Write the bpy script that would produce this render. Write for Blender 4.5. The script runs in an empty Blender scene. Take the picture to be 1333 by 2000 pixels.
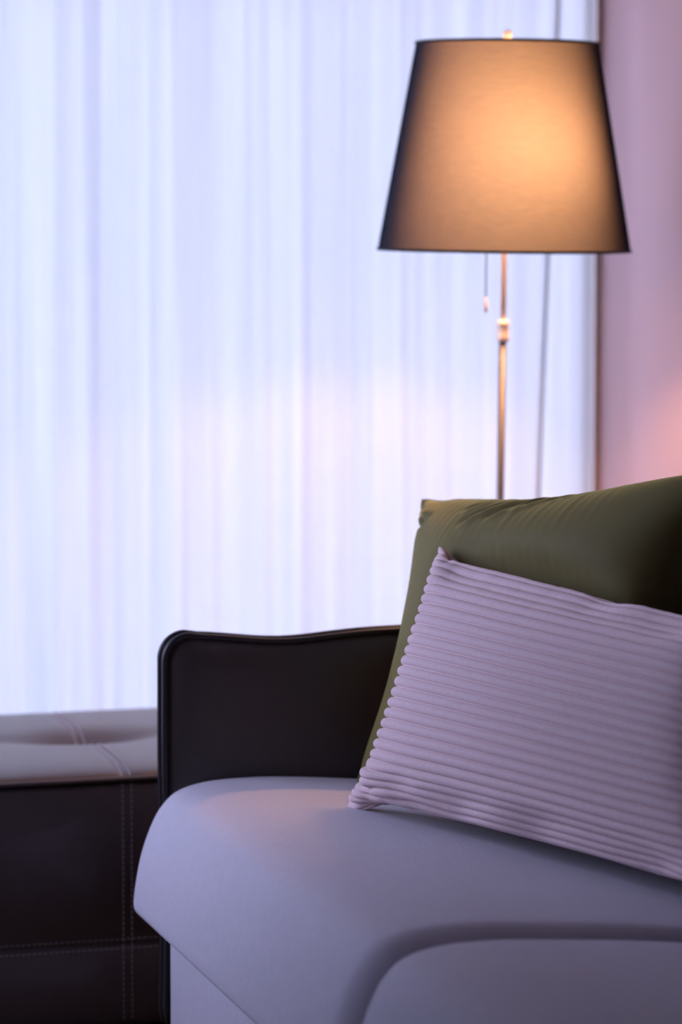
import bpy, bmesh, math, random
import numpy as np
from mathutils import Vector, noise as mnoise

random.seed(7)
C = bpy.context.scene.collection
SC = bpy.context.scene

# ------------------------------------------------------------------ camera
cam_d = bpy.data.cameras.new('camera')
cam = bpy.data.objects.new('camera', cam_d); C.objects.link(cam)
cam.location = (0, 0, 1.41)
cam.rotation_euler = (math.pi/2 - math.atan(650/6500), 0, -math.radians(16.5))
cam_d.sensor_fit = 'VERTICAL'; cam_d.sensor_height = 36; cam_d.sensor_width = 24
cam_d.lens = 117
cam_d.clip_start = 0.05
cam_d.dof.use_dof = True
cam_d.dof.focus_distance = 4.92
cam_d.dof.aperture_fstop = 2.8
SC.camera = cam

# ------------------------------------------------------------------ view, sky, exposure
SC.view_settings.view_transform = 'Standard'
SC.view_settings.look = 'None'
SC.view_settings.gamma = 1
SC.view_settings.use_curve_mapping = False
SC.view_settings.exposure = 0.0
world = bpy.data.worlds.new('sky'); SC.world = world
world.use_nodes = True
bg = world.node_tree.nodes['Background']
bg.inputs['Color'].default_value = (0.57, 0.60, 1.0, 1)
bg.inputs['Strength'].default_value = 8.8
BULB_STRENGTH = 520.0

def portal(name, loc, rot, sx, sy):
    l = bpy.data.lights.new(name, 'AREA'); l.shape = 'RECTANGLE'; l.size = sx; l.size_y = sy
    l.cycles.is_portal = True
    o = bpy.data.objects.new(name, l); C.objects.link(o); o.location = loc; o.rotation_euler = rot
    return o
WX0, WX1, WZ0, WZ1 = -0.5, 2.62, 0.06, 1.92        # window behind the curtain
LY0, LY1, LZ0, LZ1 = 4.65, 6.45, 0.65, 2.52           # window in the left wall
XL, XR, YB, YF, ZC = -0.6, 2.462, 6.50, -1.6, 2.6
portal('daylight_portal', ((WX0+WX1)/2, YB+0.09, (WZ0+WZ1)/2), (-math.pi/2, 0, 0), WX1-WX0, WZ1-WZ0)
portal('daylight_portal_side', (XL-0.24, (LY0+LY1)/2, (LZ0+LZ1)/2), (0, -math.pi/2, 0), LZ1-LZ0, LY1-LY0)

# ------------------------------------------------------------------ material helpers
def newmat(name):
    m = bpy.data.materials.new(name); m.use_nodes = True
    nt = m.node_tree
    return m, nt, nt.nodes, nt.links, nt.nodes['Principled BSDF']

def mat(name, col, rough=0.6, metal=0.0, var=0.0, vscale=20, bump=0.0, bscale=200, btype='noise', bdist=0.002,
        sheen=0.0, sheen_tint=None, spec=0.5, coat=0.0, stretch=(1, 1, 1)):
    m, nt, N, L, p = newmat(name)
    p.inputs['Base Color'].default_value = (*col, 1)
    p.inputs['Roughness'].default_value = rough
    p.inputs['Metallic'].default_value = metal
    p.inputs['Specular IOR Level'].default_value = spec
    p.inputs['Coat Weight'].default_value = coat
    p.inputs['Sheen Weight'].default_value = sheen
    p.inputs['Sheen Roughness'].default_value = 0.35
    if sheen_tint: p.inputs['Sheen Tint'].default_value = (*sheen_tint, 1)
    tc = N.new('ShaderNodeTexCoord'); mp = N.new('ShaderNodeMapping'); mp.inputs['Scale'].default_value = stretch
    L.new(tc.outputs['Object'], mp.inputs['Vector'])
    if var:
        n = N.new('ShaderNodeTexNoise'); n.inputs['Scale'].default_value = vscale; n.inputs['Detail'].default_value = 4
        L.new(mp.outputs[0], n.inputs['Vector'])
        r = N.new('ShaderNodeMix'); r.data_type = 'RGBA'
        r.inputs['A'].default_value = (*[max(0, x*(1-var)) for x in col], 1)
        r.inputs['B'].default_value = (*[min(1, x*(1+var)) for x in col], 1)
        L.new(n.outputs['Fac'], r.inputs['Factor']); L.new(r.outputs['Result'], p.inputs['Base Color'])
    if bump:
        if btype == 'leather':
            t = N.new('ShaderNodeTexVoronoi'); t.inputs['Scale'].default_value = bscale; out = t.outputs['Distance']
        else:
            t = N.new('ShaderNodeTexNoise'); t.inputs['Scale'].default_value = bscale; t.inputs['Detail'].default_value = 3; out = t.outputs['Fac']
        L.new(mp.outputs[0], t.inputs['Vector'])
        b = N.new('ShaderNodeBump'); b.inputs['Strength'].default_value = bump; b.inputs['Distance'].default_value = bdist
        L.new(out, b.inputs['Height']); L.new(b.outputs[0], p.inputs['Normal'])
    return m

M = {}
M['plaster'] = mat('wall_plaster', (0.58, 0.40, 0.375), 0.9, var=0.03, vscale=6, bump=0.15, bscale=160)
M['plaster_dark'] = mat('wall_plaster_grey', (0.22, 0.20, 0.21), 0.9, var=0.03, vscale=6, bump=0.15, bscale=160)
M['ceiling'] = mat('ceiling_paint', (0.4, 0.38, 0.38), 0.95, var=0.02)
M['floor'] = mat('floor_wood', (0.12, 0.08, 0.06), 0.5, var=0.3, vscale=5, stretch=(8, 1, 1))
M['window_paint'] = mat('window_paint', (0.8, 0.8, 0.8), 0.4, var=0.02)
M['corner_wood'] = mat('corner_wood', (0.42, 0.30, 0.22), 0.5, var=0.2, vscale=40, stretch=(1, 1, 0.1))
M['leather'] = mat('dark_brown_leather', (0.046, 0.032, 0.028), 0.42, var=0.15, vscale=30, bump=0.35, bscale=420, btype='leather', bdist=0.0012, spec=0.75)
M['leather_top'] = mat('ottoman_leather', (0.078, 0.053, 0.050), 0.42, var=0.15, vscale=30, bump=0.2, bscale=420, btype='leather', bdist=0.001, spec=0.8, coat=0.15)
M['piping'] = mat('leather_piping', (0.018, 0.014, 0.015), 0.38, var=0.1, vscale=60)
M['thread'] = mat('pale_thread', (0.48, 0.45, 0.47), 0.7, var=0.1, vscale=300)
M['seat'] = mat('seat_microfibre', (0.60, 0.565, 0.61), 0.85, var=0.06, vscale=60, bump=0.4, bscale=330, bdist=0.0015, sheen=0.25, stretch=(1, 1, 1))
M['velvet'] = mat('olive_velvet', (0.128, 0.107, 0.022), 0.75, var=0.12, vscale=25, bump=0.1, bscale=500, sheen=0.8, sheen_tint=(0.62, 0.58, 0.16))
M['cord'] = mat('pink_corduroy', (0.76, 0.585, 0.57), 0.9, var=0.10, vscale=160, bump=0.35, bscale=650, bdist=0.0015, sheen=0.06)
M['steel'] = mat('brushed_steel', (0.17, 0.155, 0.15), 0.5, 1.0, var=0.05, vscale=80)
M['brass'] = mat('warm_nickel', (0.80, 0.68, 0.52), 0.5, 0.35, var=0.05, vscale=80)
M['white_plastic'] = mat('white_plastic', (0.5, 0.42, 0.36), 0.4, var=0.02)
M['trim_black'] = mat('shade_trim', (0.012, 0.012, 0.014), 0.8, var=0.1)

def glass_mat():
    m, nt, N, L, p = newmat('window_glass'); N.remove(p)
    t = N.new('ShaderNodeBsdfTransparent'); t.inputs[0].default_value = (0.96, 0.97, 0.97, 1)
    g = N.new('ShaderNodeBsdfGlossy'); g.inputs['Roughness'].default_value = 0.02
    fr = N.new('ShaderNodeFresnel'); fr.inputs['IOR'].default_value = 1.45
    mx = N.new('ShaderNodeMixShader'); L.new(fr.outputs[0], mx.inputs[0]); L.new(t.outputs[0], mx.inputs[1]); L.new(g.outputs[0], mx.inputs[2])
    L.new(mx.outputs[0], N['Material Output'].inputs[0]); return m
M['glass'] = glass_mat()

def sheer_mat(name, transp):
    # sheer woven cloth: gaps in the weave let light straight through, threads scatter it
    m, nt, N, L, p = newmat(name); N.remove(p)
    tc = N.new('ShaderNodeTexCoord')
    def nz(scale, st, det):
        mp = N.new('ShaderNodeMapping'); mp.inputs['Scale'].default_value = st
        L.new(tc.outputs['Object'], mp.inputs[0])
        n = N.new('ShaderNodeTexNoise'); n.inputs['Scale'].default_value = scale; n.inputs['Detail'].default_value = det
        L.new(mp.outputs[0], n.inputs['Vector']); return n
    slub = nz(60, (1, 0.2, 0.012), 5)
    mr = N.new('ShaderNodeMapRange'); mr.inputs['From Min'].default_value = 0.3; mr.inputs['From Max'].default_value = 0.7
    mr.inputs['To Min'].default_value = transp-0.04; mr.inputs['To Max'].default_value = transp+0.04
    L.new(slub.outputs['Fac'], mr.inputs['Value'])
    tr = N.new('ShaderNodeBsdfTransparent'); tr.inputs[0].default_value = (0.50, 0.53, 0.47, 1)
    tl = N.new('ShaderNodeBsdfTranslucent'); tl.inputs[0].default_value = (0.37, 0.382, 0.350, 1)
    df = N.new('ShaderNodeBsdfDiffuse'); df.inputs[0].default_value = (0.66, 0.64, 0.60, 1)
    m1 = N.new('ShaderNodeMixShader'); m1.inputs[0].default_value = 0.48
    L.new(tl.outputs[0], m1.inputs[1]); L.new(df.outputs[0], m1.inputs[2])
    m2 = N.new('ShaderNodeMixShader'); L.new(mr.outputs[0], m2.inputs[0]); L.new(m1.outputs[0], m2.inputs[1]); L.new(tr.outputs[0], m2.inputs[2])
    L.new(m2.outputs[0], N['Material Output'].inputs[0]); return m
M['sheer'] = sheer_mat('sheer_cloth', 0.12)
M['sheer_flat'] = sheer_mat('sheer_cloth_plain', 0.10)

def shade_cloth():
    # dark see-through cloth with real thickness: the more obliquely light crosses it, the more is absorbed
    m, nt, N, L, p = newmat('lamp_shade_cloth'); N.remove(p)
    tr = N.new('ShaderNodeBsdfTransparent')
    df = N.new('ShaderNodeBsdfDiffuse'); df.inputs[0].default_value = (0.30, 0.33, 0.42, 1)
    tc = N.new('ShaderNodeTexCoord'); mp = N.new('ShaderNodeMapping'); mp.inputs['Scale'].default_value = (1, 1, 9)
    L.new(tc.outputs['Object'], mp.inputs[0])
    n = N.new('ShaderNodeTexNoise'); n.inputs['Scale'].default_value = 45; n.inputs['Detail'].default_value = 6
    L.new(mp.outputs[0], n.inputs['Vector'])
    mr = N.new('ShaderNodeMapRange'); mr.inputs['To Min'].default_value = 0.02; mr.inputs['To Max'].default_value = 0.16
    L.new(n.outputs['Fac'], mr.inputs['Value'])
    mx = N.new('ShaderNodeMixShader'); L.new(mr.outputs[0], mx.inputs[0]); L.new(tr.outputs[0], mx.inputs[1]); L.new(df.outputs[0], mx.inputs[2])
    L.new(mx.outputs[0], N['Material Output'].inputs['Surface'])
    va = N.new('ShaderNodeVolumeAbsorption'); va.inputs['Color'].default_value = (0.12, 0.09, 0.08, 1); va.inputs['Density'].default_value = 1400
    L.new(va.outputs[0], N['Material Output'].inputs['Volume']); return m
M['shade'] = shade_cloth()
def lining():
    m, nt, N, L, p = newmat('shade_lining'); N.remove(p)
    tl = N.new('ShaderNodeBsdfTranslucent'); tl.inputs[0].default_value = (0.85, 0.80, 0.72, 1)
    df = N.new('ShaderNodeBsdfDiffuse'); df.inputs[0].default_value = (0.85, 0.80, 0.72, 1)
    mx = N.new('ShaderNodeMixShader'); mx.inputs[0].default_value = 0.5
    L.new(tl.outputs[0], mx.inputs[1]); L.new(df.outputs[0], mx.inputs[2])
    L.new(mx.outputs[0], N['Material Output'].inputs[0]); return m
M['lining'] = lining()

def bulb_mat():
    m, nt, N, L, p = newmat('lit_bulb'); N.remove(p)
    e = N.new('ShaderNodeEmission'); e.inputs[0].default_value = (1.0, 0.50, 0.25, 1); e.inputs[1].default_value = BULB_STRENGTH
    L.new(e.outputs[0], N['Material Output'].inputs[0]); return m
M['bulb'] = bulb_mat()

# ------------------------------------------------------------------ mesh helpers
def obj(name, bm, m, parent=None, smooth=True):
    me = bpy.data.meshes.new(name)
    if isinstance(bm, tuple):
        me.from_pydata(*bm)
    else:
        bm.to_mesh(me); bm.free()
    if smooth:
        me.polygons.foreach_set('use_smooth', [True]*len(me.polygons))
    me.materials.append(m); me.update()
    o = bpy.data.objects.new(name, me); C.objects.link(o)
    if parent: o.parent = parent
    return o
def empty(name, loc=(0, 0, 0)):
    o = bpy.data.objects.new(name, None); C.objects.link(o); o.location = loc; o.empty_display_size = 0.1; return o
def tag(o, label, cat, group=None):
    o['label'] = label; o['category'] = cat
    if group: o['group'] = group
    return o
def struct(o): o['kind'] = 'structure'; return o
def add_box(bm, x0, x1, y0, y1, z0, z1, bev=0.0, seg=3):
    vs = [bm.verts.new((x, y, z)) for x in (x0, x1) for y in (y0, y1) for z in (z0, z1)]
    fs = [bm.faces.new([vs[i] for i in q]) for q in ((0,1,3,2),(4,6,7,5),(0,4,5,1),(2,3,7,6),(0,2,6,4),(1,5,7,3))]
    bmesh.ops.recalc_face_normals(bm, faces=fs)
    if bev:
        es = list({e for f in fs for e in f.edges})
        bmesh.ops.bevel(bm, geom=es, offset=bev, segments=seg, profile=0.5, affect='EDGES')
    return bm
def box(*a, **k): return add_box(bmesh.new(), *a, **k)
def add_tube(bm, pts, r, n=10, closed=False, caps=True):
    pts = [Vector(p) for p in pts]; K = len(pts); rings = []
    ref = None
    for i, p in enumerate(pts):
        a = pts[(i-1) % K] if (closed or i > 0) else p
        b = pts[(i+1) % K] if (closed or i < K-1) else p
        t = (b-a).normalized()
        if ref is None:
            ref = Vector((0, 0, 1)) if abs(t.z) < 0.9 else Vector((1, 0, 0))
        ref = (ref - t*ref.dot(t)).normalized(); s = t.cross(ref)
        rr = r[i] if isinstance(r, (list, tuple)) else r
        rings.append([bm.verts.new(p + (ref*math.cos(q) + s*math.sin(q))*rr) for q in [2*math.pi*j/n for j in range(n)]])
    for i in range(K if closed else K-1):
        A, B = rings[i], rings[(i+1) % K]
        for j in range(n): bm.faces.new((A[j], A[(j+1) % n], B[(j+1) % n], B[j]))
    if caps and not closed:
        bm.faces.new(rings[0][::-1]); bm.faces.new(rings[-1])
    return bm
def lathe(prof, n=48, bm=None, off=(0, 0), closed_top=False):
    bm = bm or bmesh.new(); rings = []
    for r, z in prof:
        if r < 1e-6: rings.append([bm.verts.new((off[0], off[1], z))])
        else: rings.append([bm.verts.new((off[0]+r*math.cos(2*math.pi*j/n), off[1]+r*math.sin(2*math.pi*j/n), z)) for j in range(n)])
    for A, B in zip(rings, rings[1:]):
        for j in range(n):
            k = (j+1) % n
            if len(A) == 1: bm.faces.new((A[0], B[k], B[j]))
            elif len(B) == 1: bm.faces.new((A[j], A[k], B[0]))
            else: bm.faces.new((A[j], A[k], B[k], B[j]))
    return bm
def grid_faces(nr, nc, off=0, flip=False):
    F = []
    for i in range(nr-1):
        for j in range(nc-1):
            a = off+i*nc+j; q = (a, a+1, a+nc+1, a+nc)
            F.append(q[::-1] if flip else q)
    return F

# ------------------------------------------------------------------ room
T = 0.25; TB = 0.10; FZ = -0.03
def wall_with_hole(name, axis, pos, a0, a1, h0, h1, z0, z1, out):
    bm = bmesh.new(); p0, p1 = sorted((pos, pos+out*(TB if axis == 'x' else T)))
    for (u0, u1, w0, w1) in ((a0, h0, FZ, ZC), (h1, a1, FZ, ZC), (h0, h1, FZ, z0), (h0, h1, z1, ZC)):
        if axis == 'x': add_box(bm, u0, u1, p0, p1, w0, w1)
        else: add_box(bm, p0, p1, u0, u1, w0, w1)
    return struct(obj(name, bm, M['plaster_dark'], smooth=False))
struct(obj('floor', box(XL-T, XR+T, YF-T, YB+T, FZ-0.1, FZ), M['floor'], smooth=False))
struct(obj('ceiling', box(XL-T, XR+T, YF-T, YB+T, ZC, ZC+0.1), M['ceiling'], smooth=False))
wall_with_hole('wall_back', 'x', YB, XL-T, XR+T, WX0, WX1, WZ0, WZ1, 1)
wall_with_hole('wall_left', 'y', XL, YF-T, YB, LY0, LY1, LZ0, LZ1, -1)
struct(obj('wall_right', box(XR, XR+T, YF-T, YB, FZ, ZC), M['plaster'], smooth=False))
struct(obj('wall_front', box(XL, XR, YF-T, YF, FZ, ZC), M['plaster_dark'], smooth=False))

def window(name, axis, pos, h0, h1, z0, z1, nbar):
    w = 0.05
    def bx(bm, a0, a1, q0, q1, b0, b1):
        return add_box(bm, a0, a1, q0, q1, b0, b1, 0.004, 2) if axis == 'x' else add_box(bm, q0, q1, a0, a1, b0, b1, 0.004, 2)
    bm = bmesh.new(); q0, q1 = pos-0.03, pos+0.03
    for a in (h0, h1-w): bx(bm, a, a+w, q0, q1, z0, z1)
    for b in (z0, z1-w): bx(bm, h0+w, h1-w, q0, q1, b, b+w)
    for i in range(1, nbar+1):
        c = h0+(h1-h0)*i/(nbar+1); bx(bm, c-w/2, c+w/2, q0, q1, z0+w, z1-w)
    fr = struct(obj(name, bm, M['window_paint'], smooth=False))
    bm = bmesh.new(); bx(bm, h0+w*0.5, h1-w*0.5, pos-0.003, pos+0.003, z0+w*0.5, z1-w*0.5)
    obj('pane', bm, M['glass'], fr, smooth=False)
    return fr
window('window_1', 'x', YB+0.04, WX0, WX1, WZ0, WZ1, 0)
window('window_2', 'y', XL-0.17, LY0, LY1, LZ0, LZ1, 1)
struct(obj('trim_1', box(2.4490, 2.4615, 6.425, 6.4995, FZ, ZC, bev=0.003), M['corner_wood'], smooth=False))

# ------------------------------------------------------------------ curtains
def curtain(name, x0fun, x1fun, folds, ybase, zb, zt, m, nx, nz=46):
    V = []
    for i in range(nz):
        z = zb+(zt-zb)*i/(nz-1)
        x0, x1 = x0fun(z), x1fun(z)
        for j in range(nx):
            s = j/(nx-1); x = x0+(x1-x0)*s
            V.append((x, ybase+folds(x, z, s), z))
    me = bpy.data.meshes.new(name); me.from_pydata(V, [], grid_faces(nz, nx)); me.materials.append(m)
    me.polygons.foreach_set('use_smooth', [True]*len(me.polygons))
    o = bpy.data.objects.new(name, me); C.objects.link(o)
    return o
def folds_main(x, z, s):
    d = 0.012*math.sin(0.9*z+3*x)
    xx = x+d*0.6
    warp = xx + 0.055*mnoise.noise((xx*2.2, 3.1, 0.1*z)) + 0.02*mnoise.noise((xx*7, 8.2, 0.15*z))
    amp = 0.6+0.7*abs(mnoise.noise((xx*1.7, 5.5, 0.2)))+0.25*mnoise.noise((xx*3, 1.0, z*0.3))
    y = 0.022*amp*math.sin(warp*2*math.pi/0.23) + 0.005*math.sin(warp*2*math.pi/0.083+1.3) + 0.004*mnoise.noise((xx*40, 2.0, z*0.35))
    k = min(1.0, max(0.0, (main_edge(z)-x)/0.10)); return y*(0.25+0.75*k*k*(3-2*k))
main_edge = lambda z: 2.309+0.038*(z-0.776)/1.0
c1 = curtain('sheer_curtain', lambda z: -0.57, main_edge, folds_main, 6.37, FZ+0.03, 2.598, M['sheer'], 900)
tag(c1, 'long white sheer curtain hanging in soft vertical folds across the window, left of the lamp', 'curtain')
# stitched side hem of the main curtain
bm = bmesh.new()
zs = [0.02+(2.578)*i/45 for i in range(46)]
add_tube(bm, [(main_edge(z), 6.37+folds_main(main_edge(z), z, 1), z) for z in zs], 0.0028, 6)
obj('side_hem', bm, M['sheer'], c1)
def folds_flat(x, z, s):
    return 0.010*math.sin(s*4.2+0.4)+0.003*mnoise.noise((x*20, 9.0, z*0.4)) + (0.02*(s-0.8)**2*10 if s > 0.8 else 0)
c2 = curtain('sheer_curtain', lambda z: main_edge(z)+0.015, lambda z: 2.446, folds_flat, 6.435, FZ+0.03, 2.598, M['sheer_flat'], 60)
tag(c2, 'narrow flat strip of sheer curtain in the corner between folded curtain and wall', 'curtain')

# ------------------------------------------------------------------ sofa
YA = 5.103          # inner face of the arm
sofa = empty('sofa', (1.65, 4.0, FZ)); 
tag(sofa, 'sofa with a dark brown leather arm and pale grey upholstered seat', 'sofa')
def S(o):           # children are built in world coordinates, then parented to the sofa
    o.parent = sofa; o.location = (-1.65, -4.0, -FZ); return o

# arm outline in the X-Z plane (front edge at X 1.225)
def arm_outline():
    P = []
    x0, x1, zb = 1.224, 2.06, 0.05
    P.append((x0+0.004, zb))
    for z in np.linspace(zb, 0.642, 24)[1:]:
        P.append((x0 + 0.003*math.sin((z-0.1)*9)*(1-min(1, max(0, (z-0.42)/0.20)))**1.5, z))
    cx, cz, r = x0+0.0400, 0.645, 0.040
    for a in np.linspace(176, 92, 12): P.append((cx+r*math.cos(math.radians(a)), cz+r*math.sin(math.radians(a))))
    for x in np.linspace(1.285, x1-0.03, 34):
        s = (x-1.285)/(x1-1.315)
        P.append((x, 0.6835-0.012*math.exp(-((x-1.42)/0.10)**2)*1.0 - 0.004*min(1, s*3)))
    for a in np.linspace(80, 0, 8): P.append((x1-0.03+0.03*math.cos(math.radians(a)), 0.65+0.03*math.sin(math.radians(a))))
    P.append((x1, zb))
    return P
AO = arm_outline()
ATH = 0.064
def arm_body():
    # padded slab: both big faces bulge slightly, pinched at the piped rim
    cx, cz = 1.62, 0.36
    bm = bmesh.new()
    layers = []
    ts = [0, 0.008, 0.018, 0.03, 0.045, 0.065, 0.09, 0.12, 0.16, 0.2, 0.26, 0.4, 0.65, 0.9]
    def ring(shrink, y):
        R = []
        for (x, z) in AO:
            R.append(bm.verts.new((x+(cx-x)*shrink, y, z+(cz-z)*shrink)))
        return R
    seq = []
    for t in ts[::-1]:
        bul = 0.024*(1-(1-min(1, t/0.2))**2.4)
        seq.append(ring(t, YA+0.023-bul))
    for t in ts:
        bul = 0.024*(1-(1-min(1, t/0.2))**2.4)
        seq.append(ring(t, YA+ATH-0.016+bul*0.8))
    n = len(AO)
    for A, B in zip(seq, seq[1:]):
        for j in range(n):
            k = (j+1) % n
            bm.faces.new((A[j], A[k], B[k], B[j]))
    bm.faces.new(seq[0][::-1]); bm.faces.new(seq[-1])
    # wrinkles of the stretched leather close to the corner
    for v in bm.verts:
        if v.co.y < YA+0.012 and v.co.z > 0.3:
            x, z = v.co.x, v.co.z
            v.co.y += -0.004*math.exp(-((x-1.298+0.2*(0.66-z))/0.010)**2)*math.exp(-((z-0.650)/0.030)**2)
    bmesh.ops.recalc_face_normals(bm, faces=bm.faces)
    return bm
arm = S(obj('arm', arm_body(), M['leather']))
for y in (YA+0.020, YA+ATH-0.013):
    bm = add_tube(bmesh.new(), [(x, y, z) for x, z in AO], 0.0052, 10)
    obj('piping', bm, M['piping'], arm)

# seat cushion: profile in X-Z, swept towards the camera with rounded ends
PROF = [(1.235, 0.236), (1.205, 0.236), (1.178, 0.240), (1.166, 0.250), (1.1635, 0.262), (1.165, 0.280), (1.169, 0.305), (1.178, 0.346), (1.192, 0.386), (1.209, 0.417),
        (1.236, 0.441), (1.284, 0.4535), (1.352, 0.456), (1.42, 0.453), (1.53, 0.444), (1.66, 0.430), (1.80, 0.412), (1.87, 0.40), (1.89, 0.34), (1.885, 0.26), (1.87, 0.24)]
def catmull(P, sub):
    P = [np.array(p, float) for p in P]; out = []
    for i in range(len(P)-1):
        p0 = P[max(i-1, 0)]; p1 = P[i]; p2 = P[i+1]; p3 = P[min(i+2, len(P)-1)]
        for k in range(sub):
            t = k/sub
            out.append(0.5*((2*p1)+(-p0+p2)*t+(2*p0-5*p1+4*p2-p3)*t*t+(-p0+3*p1-3*p2+p3)*t**3))
    out.append(P[-1]); return out
def cushion(y_far, y_near, r_far, r_near, bulge):
    prof = catmull(PROF, 5)
    n = len(prof)
    # profile normals
    nrm = []
    for i in range(n):
        a = prof[max(i-1, 0)]; b = prof[min(i+1, n-1)]; t = (b-a)/np.linalg.norm(b-a); nrm.append(np.array((-t[1], t[0])))
    L = y_far-y_near
    st = []
    for a in np.linspace(0, 90, 12): st.append((r_far*(1-math.sin(math.radians(a))), y_far - r_far*(1-math.cos(math.radians(a)))))
    m = 44
    for i in range(1, m): st.append((0, y_far-r_far-(L-r_far-r_near)*i/m))
    for a in np.linspace(90, 0, 12): st.append((r_near*(1-math.sin(math.radians(a))), y_near + r_near*(1-math.cos(math.radians(a)))))
    V = []
    for inset, y in st:
        s = (y_far-y)/L
        b = bulge*(math.sin(math.pi*min(1, max(0, s))))**0.7
        for (p, q) in zip(prof, nrm):
            w = max(0.0, min(1.0, (p[1]-0.262)/0.06)) if p[0] < 1.5 else 1.0
            d = (b*w - inset*(0.25+0.75*w))
            dx = 0.0022*mnoise.noise((p[0]*5, y*4, p[1]*5))*w
            V.append((p[0]+q[0]*(d+dx), y, p[1]+q[1]*(d+dx)))
    F = grid_faces(len(st), n)
    K = len(V)
    # end caps
    F.append(tuple(range(n))[::-1]); F.append(tuple(range(K-n, K)))
    F += [tuple([i*n, i*n+n-1, (i+1)*n+n-1, (i+1)*n]) for i in range(len(st)-1)]
    bm = bmesh.new()
    vs = [bm.verts.new(v) for v in V]
    for q in F:
        try: bm.faces.new([vs[i] for i in q])
        except ValueError: pass
    bmesh.ops.recalc_face_normals(bm, faces=bm.faces)
    return bm
YG = 3.945
S(obj('seat_cushion', cushion(YA-0.004, YG+0.004, 0.012, 0.055, 0.004), M['seat']))
S(obj('seat_cushion', cushion(YG-0.004, 2.80, 0.060, 0.03, 0.004), M['seat']))
S(obj('base_panel', box(1.224, 1.90, 2.72, YA-0.003, 0.05, 0.245, bev=0.006), M['seat']))
# backrest: leather covered, leaning
bm = bmesh.new()
prof = [(1.86, 0.25), (1.855, 0.42), (1.872, 0.60), (1.890, 0.78), (1.896, 0.84), (1.910, 0.872), (1.945, 0.886), (1.995, 0.880), (2.035, 0.845), (2.05, 0.7), (2.058, 0.30), (2.058, 0.08), (1.95, 0.08), (1.95, 0.25)]
prof = [tuple(p) for p in catmull(prof, 4)]
n = len(prof); rows = []
for y, sh in ((2.70, 0.02), (2.705, 0.006), (2.72, 0), (3.5, 0), (4.3, 0), (5.07, 0), (5.09, 0.006), (5.098, 0.02)):
    cx, cz = 1.93, 0.5
    rows.append([bm.verts.new((x+(cx-x)*sh*2, y, z+(cz-z)*sh*2)) for x, z in prof])
for A, B in zip(rows, rows[1:]):
    for j in range(n): bm.faces.new((A[j], A[(j+1) % n], B[(j+1) % n], B[j]))
bm.faces.new(rows[0]); bm.faces.new(rows[-1][::-1])
bmesh.ops.recalc_face_normals(bm, faces=bm.faces)
S(obj('backrest', bm, M['leather']))
for (x, y) in ((1.28, 5.0), (2.0, 5.0), (1.28, 2.8), (2.0, 2.8)):
    S(obj('foot', lathe([(0, FZ), (0.02, FZ), (0.024, 0.05), (0.024, 0.056), (0, 0.056)], 20, off=(x, y)), M['piping']))

# ------------------------------------------------------------------ ottoman
OX, OY = 1.223, 5.735; OH = 0.335
ott = empty('ottoman', (OX, OY, 0))
tag(ott, 'dark brown leather ottoman with dimpled top and pale double stitching left of the sofa arm', 'ottoman')
def top_z(x, y):
    # two soft padded halves meeting in a crease, with a deep dimple in the middle
    a, b = abs(x)/OH, abs(y)/OH
    e = (1-min(1, a)**6)*(1-min(1, b)**6)
    z = 0.408 + 0.020*max(0, e)**0.55
    z -= 0.008*math.exp(-(y/0.035)**2)*(1-0.4*a)
    z -= 0.026*math.exp(-(x/0.095)**2-(y/0.060)**2)
    z -= 0.003*math.exp(-(x/0.012)**2)
    return z
N_ = 121; V = []
for i in range(N_):
    for j in range(N_):
        u = -1+2*j/(N_-1); v = -1+2*i/(N_-1)
        u = math.copysign(abs(u)**0.8, u); v = math.copysign(abs(v)**0.8, v)
        V.append((u*OH, v*OH, top_z(u*OH, v*OH)))
F = grid_faces(N_, N_)
top = obj('padded_top', (V, [], F), M['leather_top'], ott)
def rrect(h, r, z, k=8):
    P = []
    for cx, cy, a0 in ((h-r, h-r, 0), (-h+r, h-r, 90), (-h+r, -h+r, 180), (h-r, -h+r, 270)):
        for i in range(k+1):
            a = math.radians(a0+90*i/k); P.append((cx+r*math.cos(a), cy+r*math.sin(a), z))
    return P
bm = bmesh.new(); rows = []
for h, z in ((OH-0.02, -0.018), (OH-0.004, -0.016), (OH, -0.004), (OH, 0.120), (OH-0.0035, 0.1245), (OH, 0.129), (OH+0.002, 0.25), (OH+0.001, 0.392), (OH-0.006, 0.403)):
    rows.append([bm.verts.new(p) for p in rrect(h, 0.012, z)])
n = len(rows[0])
for A, B in zip(rows, rows[1:]):
    for j in range(n): bm.faces.new((A[j], A[(j+1) % n], B[(j+1) % n], B[j]))
bm.faces.new(rows[0][::-1]); bm.faces.new(rows[-1])
body = obj('body', bm, M['leather_top'], ott)
bm = add_tube(bmesh.new(), rrect(OH+0.001, 0.012, 0.4065), 0.0042, 8, closed=True)
obj('edge_piping', bm, M['leather_top'], ott)
def stitches(path, dash=0.0065, gap=0.003, r=0.0011):
    bm = bmesh.new(); acc = 0; P = [Vector(p) for p in path]
    cum = [0]
    for a, b in zip(P, P[1:]): cum.append(cum[-1]+(b-a).length)
    def at(s):
        for i in range(len(P)-1):
            if s <= cum[i+1]: return P[i].lerp(P[i+1], (s-cum[i])/max(1e-9, cum[i+1]-cum[i]))
        return P[-1]
    s = 0
    while s < cum[-1]-dash:
        a, b = at(s), at(s+dash); add_tube(bm, [a, (a+b)/2, b], [r*0.6, r, r*0.6], 5); s += dash+gap
    return bm
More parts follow.
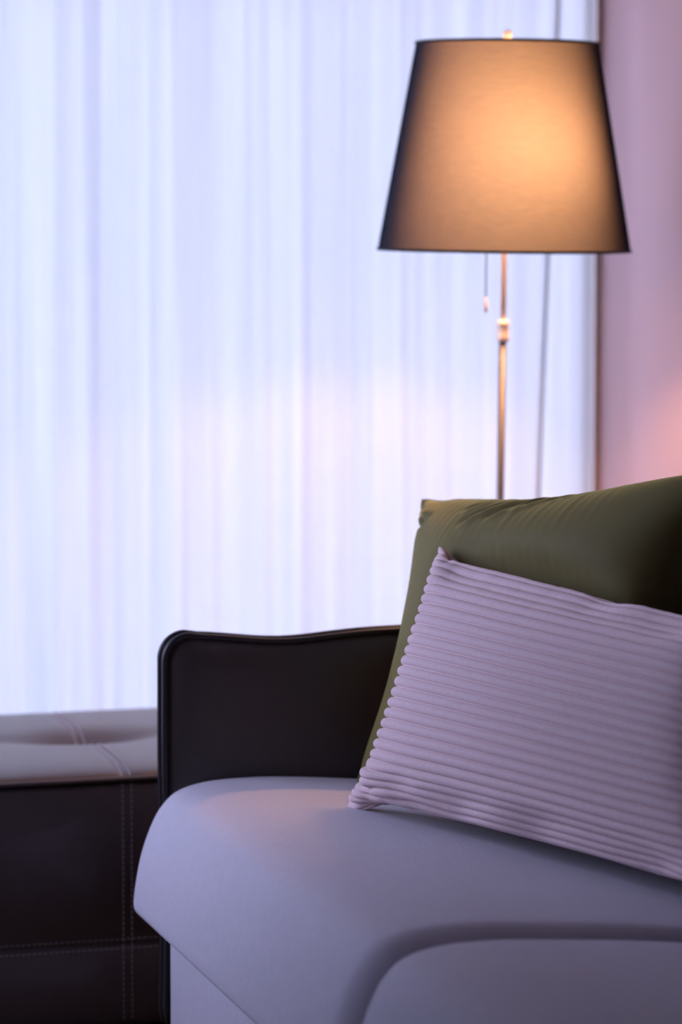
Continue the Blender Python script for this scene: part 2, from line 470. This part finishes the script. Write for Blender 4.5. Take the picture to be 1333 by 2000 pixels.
for dx in (-0.0075, 0.0075):
    pts = [(dx, y, top_z(dx, y)+0.0012) for y in np.linspace(-OH+0.004, OH-0.004, 140)]
    obj('stitching', stitches(pts, r=0.0017), M['thread'], top)
    pts = [(dx, -OH-0.0012-0.002*min(1, (z-0.129)/0.1) if z > 0.129 else -OH-0.001, z) for z in np.linspace(0.40, -0.012, 60)]
    obj('stitching', stitches(pts, r=0.0006), M['thread'], body)
for z in (0.117, 0.133):
    obj('stitching', stitches([(x, -OH-0.001, z) for x in np.linspace(-OH+0.01, OH-0.01, 20)], r=0.00055), M['thread'], body)
obj('button', lathe([(0, 0.3775), (0.007, 0.3775), (0.0095, 0.380), (0.008, 0.3835), (0.004, 0.3855), (0, 0.386)], 20), M['leather_top'], top)
for x in (-0.28, 0.28):
    for y in (-0.28, 0.28):
        obj('foot', lathe([(0, FZ), (0.018, FZ), (0.022, -0.016), (0, -0.016)], 16, off=(x, y)), M['piping'], ott)

# ------------------------------------------------------------------ floor lamp
LX, LY = 1.993, 5.69
lamp = empty('floor_lamp', (1.978, LY, 0))
lamp.rotation_euler = (0, math.radians(0.65), 0)
tag(lamp, 'slim steel floor lamp with a lit dark tapered fabric shade, behind the sofa', 'lamp')
SB, ST, RB, RT = 1.283, 1.652, 0.2285, 0.1645
cone = [(RB+(RT-RB)*i/20, SB+(ST-SB)*i/20) for i in range(21)]
bm = lathe(cone+[(r-0.0015, z) for r, z in cone[::-1]]+[cone[0]], 128)
bmesh.ops.remove_doubles(bm, verts=bm.verts, dist=1e-5)
bmesh.ops.recalc_face_normals(bm, faces=bm.faces)
sh = obj('lamp_shade', bm, M['shade'], lamp, smooth=False)
obj('lining', lathe([(r-0.0022, z) for r, z in cone], 128), M['lining'], sh)
for r, z in ((RB, SB), (RT, ST)):
    bm = bmesh.new()
    rr = [(r*math.cos(a), r*math.sin(a), z) for a in np.linspace(0, 2*math.pi, 129)[:-1]]
    add_tube(bm, rr, 0.0026, 8, closed=True)
    obj('rim_trim', bm, M['trim_black'], sh)
bm = bmesh.new()
for a in (0.4, 0.4+2*math.pi/3, 0.4+4*math.pi/3):
    add_tube(bm, [(0.006*math.cos(a), 0.006*math.sin(a), ST-0.02), (RT*0.6*math.cos(a), RT*0.6*math.sin(a), ST-0.018), ((RT-0.002)*math.cos(a), (RT-0.002)*math.sin(a), ST-0.004)], 0.0016, 6)
obj('shade_spider', bm, M['steel'], sh)
obj('upper_pole', lathe([(0, 1.10), (0.0052, 1.10), (0.0052, ST-0.002), (0, ST-0.002)], 20), M['brass'], lamp)
obj('finial', lathe([(0, ST-0.004), (0.0074, ST-0.004), (0.0074, ST+0.021), (0.006, ST+0.024), (0, ST+0.0245)], 20), M['brass'], lamp)
obj('coupling', lathe([(0, 1.117), (0.009, 1.117), (0.0112, 1.120), (0.0112, 1.127), (0.0104, 1.129), (0.0104, 1.146), (0.0112, 1.148), (0.0112, 1.153), (0.009, 1.156), (0, 1.156)], 24), M['brass'], lamp)
obj('lower_pole', lathe([(0, FZ+0.02), (0.0066, FZ+0.02), (0.0066, 1.12), (0, 1.12)], 20), M['steel'], lamp)
obj('base', lathe([(0, FZ), (0.135, FZ), (0.138, FZ+0.003), (0.138, FZ+0.014), (0.134, FZ+0.018), (0.02, FZ+0.021), (0.012, FZ+0.03), (0, FZ+0.03)], 64), M['steel'], lamp)
# lamp holder on a short side arm, bulb to the right of the pole
BX, BY, BZ = 0.058, -0.030, 1.438
arm_b = add_tube(bmesh.new(), [(0, 0, BZ-0.055), (BX*0.6, BY*0.6, BZ-0.06), (BX, BY, BZ-0.053)], 0.004, 8)
so = obj('lamp_holder', lathe([(0, BZ-0.057), (0.015, BZ-0.057), (0.0165, BZ-0.053), (0.0165, BZ-0.025), (0.013, BZ-0.021), (0, BZ-0.021)], 24, bm=arm_b, off=(BX, BY)), M['white_plastic'], lamp)
obj('bulb', lathe([(0, BZ+0.040)]+[(0.038*math.sin(a), BZ+0.002+0.038*math.cos(a)) for a in np.linspace(0.2, 2.5, 14)]+[(0.013, BZ-0.03), (0, BZ-0.03)], 24, off=(BX, BY)), M['bulb'], lamp)
pcx, pcy = -0.038, -0.012
pc = obj('pull_cord', add_tube(bmesh.new(), [(-0.004, 0, 1.36), (pcx*0.6, pcy*0.6, 1.358), (pcx, pcy, 1.35), (pcx, pcy, 1.27), (pcx+0.0005, pcy, 1.195)], 0.0014, 6), M['trim_black'], lamp)
obj('cord_pull', lathe([(0, 1.170), (0.003, 1.171), (0.0035, 1.180), (0.002, 1.197), (0, 1.199)], 12, off=(pcx+0.0005, pcy)), M['white_plastic'], pc)

# ------------------------------------------------------------------ pillows: two cloth sheets sewn at the rim and inflated
def inflate(W, H, nx, ny, thick, iters, seed, diag=0.35, bend=0.06, gather=0.0):
    rng = np.random.default_rng(seed)
    u = np.linspace(-W/2, W/2, nx); v = np.linspace(-H/2, H/2, ny)
    U, Vv = np.meshgrid(u, v)
    X = np.zeros((2, ny, nx, 3)); X[:, :, :, 0] = U; X[:, :, :, 1] = Vv
    e = (1-(2*U/W)**2)*(1-(2*Vv/H)**2)
    X[0, :, :, 2] = 0.02*e; X[1, :, :, 2] = -0.02*e
    X += rng.normal(0, 0.0006, X.shape)
    dx, dy = W/(nx-1), H/(ny-1); dd = math.hypot(dx, dy)
    Pv = X.copy()
    def con(A, B, rest, k):
        d = B-A; l = np.sqrt((d*d).sum(-1, keepdims=True))+1e-9
        c = d*((l-rest)/l)*0.5*k
        A += c; B -= c
    def sew():
        for sl in ((slice(None), 0), (slice(None), -1)):
            m = 0.5*(X[0][sl]+X[1][sl]); X[0][sl] = m; X[1][sl] = m
        for sl in ((0,), (-1,)):
            m = 0.5*(X[0][sl]+X[1][sl]); X[0][sl] = m; X[1][sl] = m
    target = W*H*thick
    pr = 0.0
    for it in range(iters):
        vel = (X-Pv)*0.88; Pv = X.copy()
        du = np.gradient(X, axis=2); dv = np.gradient(X, axis=1)
        nr = np.cross(du, dv); nr[1] *= -1
        vol = (nr[0, :, :, 2]*X[0, :, :, 2]).sum() - (-nr[1, :, :, 2]*X[1, :, :, 2]).sum()*-1
        vol = abs((nr[0, :, :, 2]*X[0, :, :, 2]).sum()) + abs((nr[1, :, :, 2]*X[1, :, :, 2]).sum())
        nr /= (np.sqrt((nr*nr).sum(-1, keepdims=True))+1e-9)
        pr = np.clip((1-vol/target)*0.006, -0.002, 0.0022)
        X = X + vel + nr*pr
        for _ in range(4):
            for o in (0, 1):
                n2 = (nx-o)//2; con(X[:, :, o:o+2*n2:2], X[:, :, o+1:o+2*n2:2], dx, 1.0)
                n2 = (ny-o)//2; con(X[:, o:o+2*n2:2], X[:, o+1:o+2*n2:2], dy, 1.0)
            for o in (0, 1):
                n2 = (ny-o)//2
                con(X[:, o:o+2*n2:2, :-1], X[:, o+1:o+2*n2:2, 1:], dd, diag)
                con(X[:, o:o+2*n2:2, 1:], X[:, o+1:o+2*n2:2, :-1], dd, diag)
            con(X[:, :, :-2].copy() if False else X[:, :, 0:-2:1][:, :, ::3], X[:, :, 2::1][:, :, ::3], 2*dx, bend)
            con(X[:, :, 1:-2][:, :, ::3], X[:, :, 3:][:, :, ::3], 2*dx, bend)
            con(X[:, 0:-2][:, ::3], X[:, 2:][:, ::3], 2*dy, bend)
            con(X[:, 1:-2][:, ::3], X[:, 3:][:, ::3], 2*dy, bend)
            sew()
    for _ in range(2):      # light smoothing of grid noise
        S_ = X.copy()
        S_[:, 1:-1, 1:-1] = 0.5*X[:, 1:-1, 1:-1]+0.125*(X[:, :-2, 1:-1]+X[:, 2:, 1:-1]+X[:, 1:-1, :-2]+X[:, 1:-1, 2:])
        X = S_
    return X
def upsample(A, n, axis):
    k = A.shape[axis]; t = np.linspace(0, k-1, n); i = np.clip(np.floor(t).astype(int), 0, k-2); fr = t-i
    sh_ = [1]*A.ndim; sh_[axis] = n; fr = fr.reshape(sh_)
    g = lambda j: np.take(A, np.clip(j, 0, k-1), axis=axis)
    p0, p1, p2, p3 = g(i-1), g(i), g(i+1), g(i+2)
    return 0.5*((2*p1)+(-p0+p2)*fr+(2*p0-5*p1+4*p2-p3)*fr**2+(-p0+3*p1-3*p2+p3)*fr**3)
def normals(X):
    n = np.cross(np.gradient(X, axis=2), np.gradient(X, axis=1)); n[1] *= -1
    n /= (np.sqrt((n*n).sum(-1, keepdims=True))+1e-9)
    m = n.copy()
    for sl in ((slice(None), 0), (slice(None), -1), (0,), (-1,)):
        a = n[0][sl]+n[1][sl]; a /= (np.sqrt((a*a).sum(-1, keepdims=True))+1e-9)
        m[0][sl] = a; m[1][sl] = a
    return m
def pillow_mesh(name, X, place, m):
    _, ny, nx, _ = X.shape
    V = np.concatenate([X[0].reshape(-1, 3), X[1].reshape(-1, 3)])
    V = place(V)
    F = grid_faces(ny, nx) + grid_faces(ny, nx, ny*nx, True)
    bm = bmesh.new(); vs = [bm.verts.new(v) for v in V]
    for q in F: bm.faces.new([vs[i] for i in q])
    rim = [vs[o+i*nx+j] for o in (0, ny*nx) for i in range(ny) for j in range(nx) if i in (0, ny-1) or j in (0, nx-1)]
    bmesh.ops.remove_doubles(bm, verts=rim, dist=0.0004)
    bmesh.ops.recalc_face_normals(bm, faces=bm.faces)
    return bm
def straighten(X, kt, kb, kl, kr):
    # a fuller cut: the rim bows in less between the corners
    X = X.copy(); ny, nx = X.shape[1:3]
    a = np.linspace(0, 1, nx)[None, :]; b = np.linspace(0, 1, ny)[:, None]
    def line(p, q, n): return p+(q-p)*np.linspace(0, 1, n)
    c = X[0]
    dt = line(c[-1, 0, 1], c[-1, -1, 1], nx)-c[-1, :, 1]; db = line(c[0, 0, 1], c[0, -1, 1], nx)-c[0, :, 1]
    dl = line(c[0, 0, 0], c[-1, 0, 0], ny)-c[:, 0, 0]; dr = line(c[0, -1, 0], c[-1, -1, 0], ny)-c[:, -1, 0]
    X[:, :, :, 1] += (kt*dt[None, :]*b+kb*db[None, :]*(1-b))
    X[:, :, :, 0] += (kl*dl[:, None]*(1-a)+kr*dr[:, None]*a)
    return X
def dent(X, ca, cb, ra, rb, da=0.0, db=0.0, dn=0.0, ang=0.0):
    # push both sheets around (ca, cb), in fractions of the pillow; dn opens (+) or flattens (-) the thickness
    X = X.copy(); ny, nx = X.shape[1:3]
    a = np.linspace(0, 1, nx)[None, :]-ca; b = np.linspace(0, 1, ny)[:, None]-cb
    c_, s_ = math.cos(ang), math.sin(ang)
    p, q = a*c_+b*s_, -a*s_+b*c_
    w = np.exp(-(p/ra)**2-(q/rb)**2)
    X[:, :, :, 0] += da*w; X[:, :, :, 1] += db*w
    X[:, :, :, 2] *= (1+dn*w)
    return X
def ears(X, da, ra, rb=0.41):
    # seam drawn in along the left side, leaving the two corners sticking out
    X = X.copy(); ny, nx = X.shape[1:3]
    a = np.linspace(0, 1, nx)[None, :]; b = np.linspace(0, 1, ny)[:, None]
    X[:, :, :, 0] += da*np.exp(-(a/ra)**1.5)*np.exp(-((b-0.52)/rb)**8)
    return X
def crease(X, sheet, a0, b0, a1, b1, wid, dep):
    # a fold line pressed into one face, fading at both ends
    X = X.copy(); ny, nx = X.shape[1:3]
    a = np.linspace(0, 1, nx)[None, :]+np.zeros((ny, 1)); b = np.linspace(0, 1, ny)[:, None]+np.zeros((1, nx))
    asp = nx/ny
    dx, dy = (a1-a0)*asp, b1-b0; L = math.hypot(dx, dy)
    px, py = (a-a0)*asp, b-b0
    t = (px*dx+py*dy)/L**2; d = (px*-dy+py*dx)/L
    d = d-0.12*L*np.sin(np.pi*np.clip(t, 0, 1))*0.5
    w = np.clip(np.sin(np.pi*np.clip(t, 0, 1)), 0, 1)**0.6
    prof = -np.exp(-(d/wid)**2)+0.75*np.exp(-((d-1.9*wid)/(1.2*wid))**2)
    X[sheet, :, :, 2] += (1 if sheet == 0 else -1)*dep*w*prof
    return X
def fit(X, bl, br, tl, tr):
    # lay the pillow so that its four corners come to the given points
    c = [0.5*(X[0][k]+X[1][k]) for k in ((0, 0), (0, -1), (-1, 0))]
    bl, br, tl, tr = (np.array(p, float) for p in (bl, br, tl, tr))
    n = np.cross(br-bl+tr-tl, tl-bl+tr-br); n /= np.linalg.norm(n)
    A = np.array([[c[1][0]-c[0][0], c[2][0]-c[0][0]], [c[1][1]-c[0][1], c[2][1]-c[0][1]]])
    Ai = np.linalg.inv(A)
    def place(V):
        ab = (V[:, :2]-c[0][:2]) @ Ai.T
        a = ab[:, :1]; b = ab[:, 1:]
        return bl*(1-a)*(1-b)+br*a*(1-b)+tl*(1-a)*b+tr*a*b+np.outer(V[:, 2], n)
    return place

# olive velvet pillow standing in the corner of the sofa
GW, GH = 0.66, 0.50
G = inflate(GW, GH, 72, 60, 0.13, 170, 3, diag=0.15, bend=0.02)
G = straighten(G, 0.8, 0.6, 0.1, 0.5)
G = upsample(upsample(G, 190, 2), 150, 1)
G = dent(G, 0.0, 0.45, 0.30, 0.60, dn=-0.45)
G = dent(G, 0.0, 0.50, 0.12, 0.24, da=0.022)
G = dent(G, 0.0, 0.86, 0.07, 0.05, da=0.014)
G = dent(G, 0.50, 1.0, 0.24, 0.3, db=-0.008)
G = dent(G, 0.09, 1.0, 0.06, 0.08, db=-0.004)
for q in ((0.005, 0.985, 0.13, 0.80, 0.016, 0.007), (0.02, 0.86, 0.16, 0.83, 0.014, 0.006), (0.005, 0.99, 0.20, 0.93, 0.012, 0.004),
          (0.36, 0.995, 0.29, 0.84, 0.013, 0.006), (0.44, 0.995, 0.33, 0.78, 0.016, 0.010), (0.50, 0.995, 0.42, 0.80, 0.014, 0.010), (0.58, 0.995, 0.46, 0.84, 0.017, 0.009),
          (0.64, 0.99, 0.57, 0.88, 0.013, 0.004), (0.0, 0.52, 0.10, 0.60, 0.016, 0.007), (0.0, 0.45, 0.08, 0.36, 0.018, 0.006)):
    G = crease(G, 0, *q)
# pale pink corduroy pillow in front of it
PW, PH = 0.78, 0.475
K = inflate(PW, PH, 84, 54, 0.10, 170, 11, diag=0.15, bend=0.02)
RIBS = 30; RN = RIBS*10+1
K = straighten(K, 0.45, 0.3, 0.2, 0.5)
RIBS = 30; RN = RIBS*13+1
K = upsample(upsample(K, 230, 2), RN, 1)
K = ears(K, 0.052, 0.22)
K = dent(K, 0.07, 1.0, 0.05, 0.07, db=-0.010)
K = dent(K, 0.62, 1.0, 0.06, 0.12, db=-0.010)
for q in ((0.0, 0.175, 0.17, 0.02, 0.026, 0.013), (0.005, 0.01, 0.12, 0.14, 0.02, 0.006), (0.0, 0.10, 0.10, 0.03, 0.014, 0.006), (0.03, 0.005, 0.24, 0.10, 0.022, 0.008),
          (0.005, 0.99, 0.10, 0.88, 0.018, 0.005), (0.62, 0.99, 0.55, 0.84, 0.03, 0.006), (0.56, 0.99, 0.46, 0.86, 0.02, 0.003),
          (0.30, 0.0, 0.42, 0.20, 0.03, 0.006), (0.52, 0.0, 0.60, 0.22, 0.03, 0.006)):
    K = crease(K, 0, *q)
kn = normals(K)
t = np.linspace(0, RIBS, RN) % 1.0
rib = np.abs(np.sin(np.pi*t))**0.4
K[1, :, :, 2] *= 0.42
K = dent(K, 0.45, 0.40, 0.38, 0.42, dn=0.35)
edge = np.clip(np.linspace(0, 1, K.shape[2])/0.04, 0, 1)*0.45+0.55
K = K + kn*(rib*0.0086-0.0048).reshape(1, RN, 1, 1)*edge.reshape(1, 1, -1, 1)
PBL, PBR, PTL, PTR = (1.432, 4.811, 0.45), (1.785, 4.02, 0.428), (1.591, 4.838, 0.849), (1.825, 4.14, 0.815)
place_pink = fit(K, PBL, PBR, PTL, PTR)
pink = obj('throw_pillow', pillow_mesh('throw_pillow', K, place_pink, None), M['cord'])
tag(pink, 'pale pink wide-ribbed corduroy pillow leaning on the seat in front of the olive one', 'pillow')

# the olive pillow behind it
GBL, GBR, GTL, GTR = (1.51, 5.01, 0.455), (1.748, 4.39, 0.455), (1.667, 5.162, 0.889), (1.882, 4.44, 0.992)
fit_green = fit(G, GBL, GBR, GTL, GTR)
def place_green(V):
    # where the pink pillow leans on it the velvet gives way
    Pq = fit_green(V); bl = np.array(PBL); w = np.array(PBR)-bl; u = np.array(PTL)-bl
    n = np.cross(w+np.array(PTR)-np.array(PTL), u+np.array(PTR)-np.array(PBR)); n /= np.linalg.norm(n)
    back = place_pink(K[1].reshape(-1, 3)).reshape(K[1].shape)
    ba = back[::6, ::5].reshape(-1, 3)
    f0 = np.zeros(len(Pq))
    for i in range(len(Pq)):
        q = ba-Pq[i]; d = q@n; lat = (q*q).sum(1)-d*d
        k = int(lat.argmin())
        if lat[k] < 0.0004: f0[i] = max(0.0, 0.011-d[k])
    f0 = f0.reshape(G.shape[:3]); f = f0.copy()
    for _ in range(120):
        g = np.pad(f, ((0, 0), (1, 1), (1, 1)), mode='edge')
        f = np.maximum(f0*0.9, 0.25*(g[:, :-2, 1:-1]+g[:, 2:, 1:-1]+g[:, 1:-1, :-2]+g[:, 1:-1, 2:]))
    for _ in range(6):
        g = np.pad(f, ((0, 0), (1, 1), (1, 1)), mode='edge')
        f = 0.2*(f+g[:, :-2, 1:-1]+g[:, 2:, 1:-1]+g[:, 1:-1, :-2]+g[:, 1:-1, 2:])
    rim = np.ones(f.shape[1:]); 
    for e_ in range(24):
        for sl in ((e_, slice(None)), (-1-e_, slice(None)), (slice(None), e_), (slice(None), -1-e_)): rim[sl] = np.minimum(rim[sl], e_/24)
    Pq += np.outer((f*rim[None]).reshape(-1), -n)
    h = len(Pq)//2; xb = Pq[h:, 0]; lim = 1.842+0.022*np.clip((Pq[h:, 2]-0.45)/0.4, 0, 1)   # flat where it rests on the backrest
    Pq[h:, 0] = np.where((xb > lim) & (Pq[h:, 2] < 0.9), lim+(xb-lim)*0.12, xb)
    return Pq
green = obj('throw_pillow', pillow_mesh('throw_pillow', G, place_green, None), M['velvet'])
tag(green, 'olive green velvet pillow leaning in the sofa corner behind the corduroy one', 'pillow')
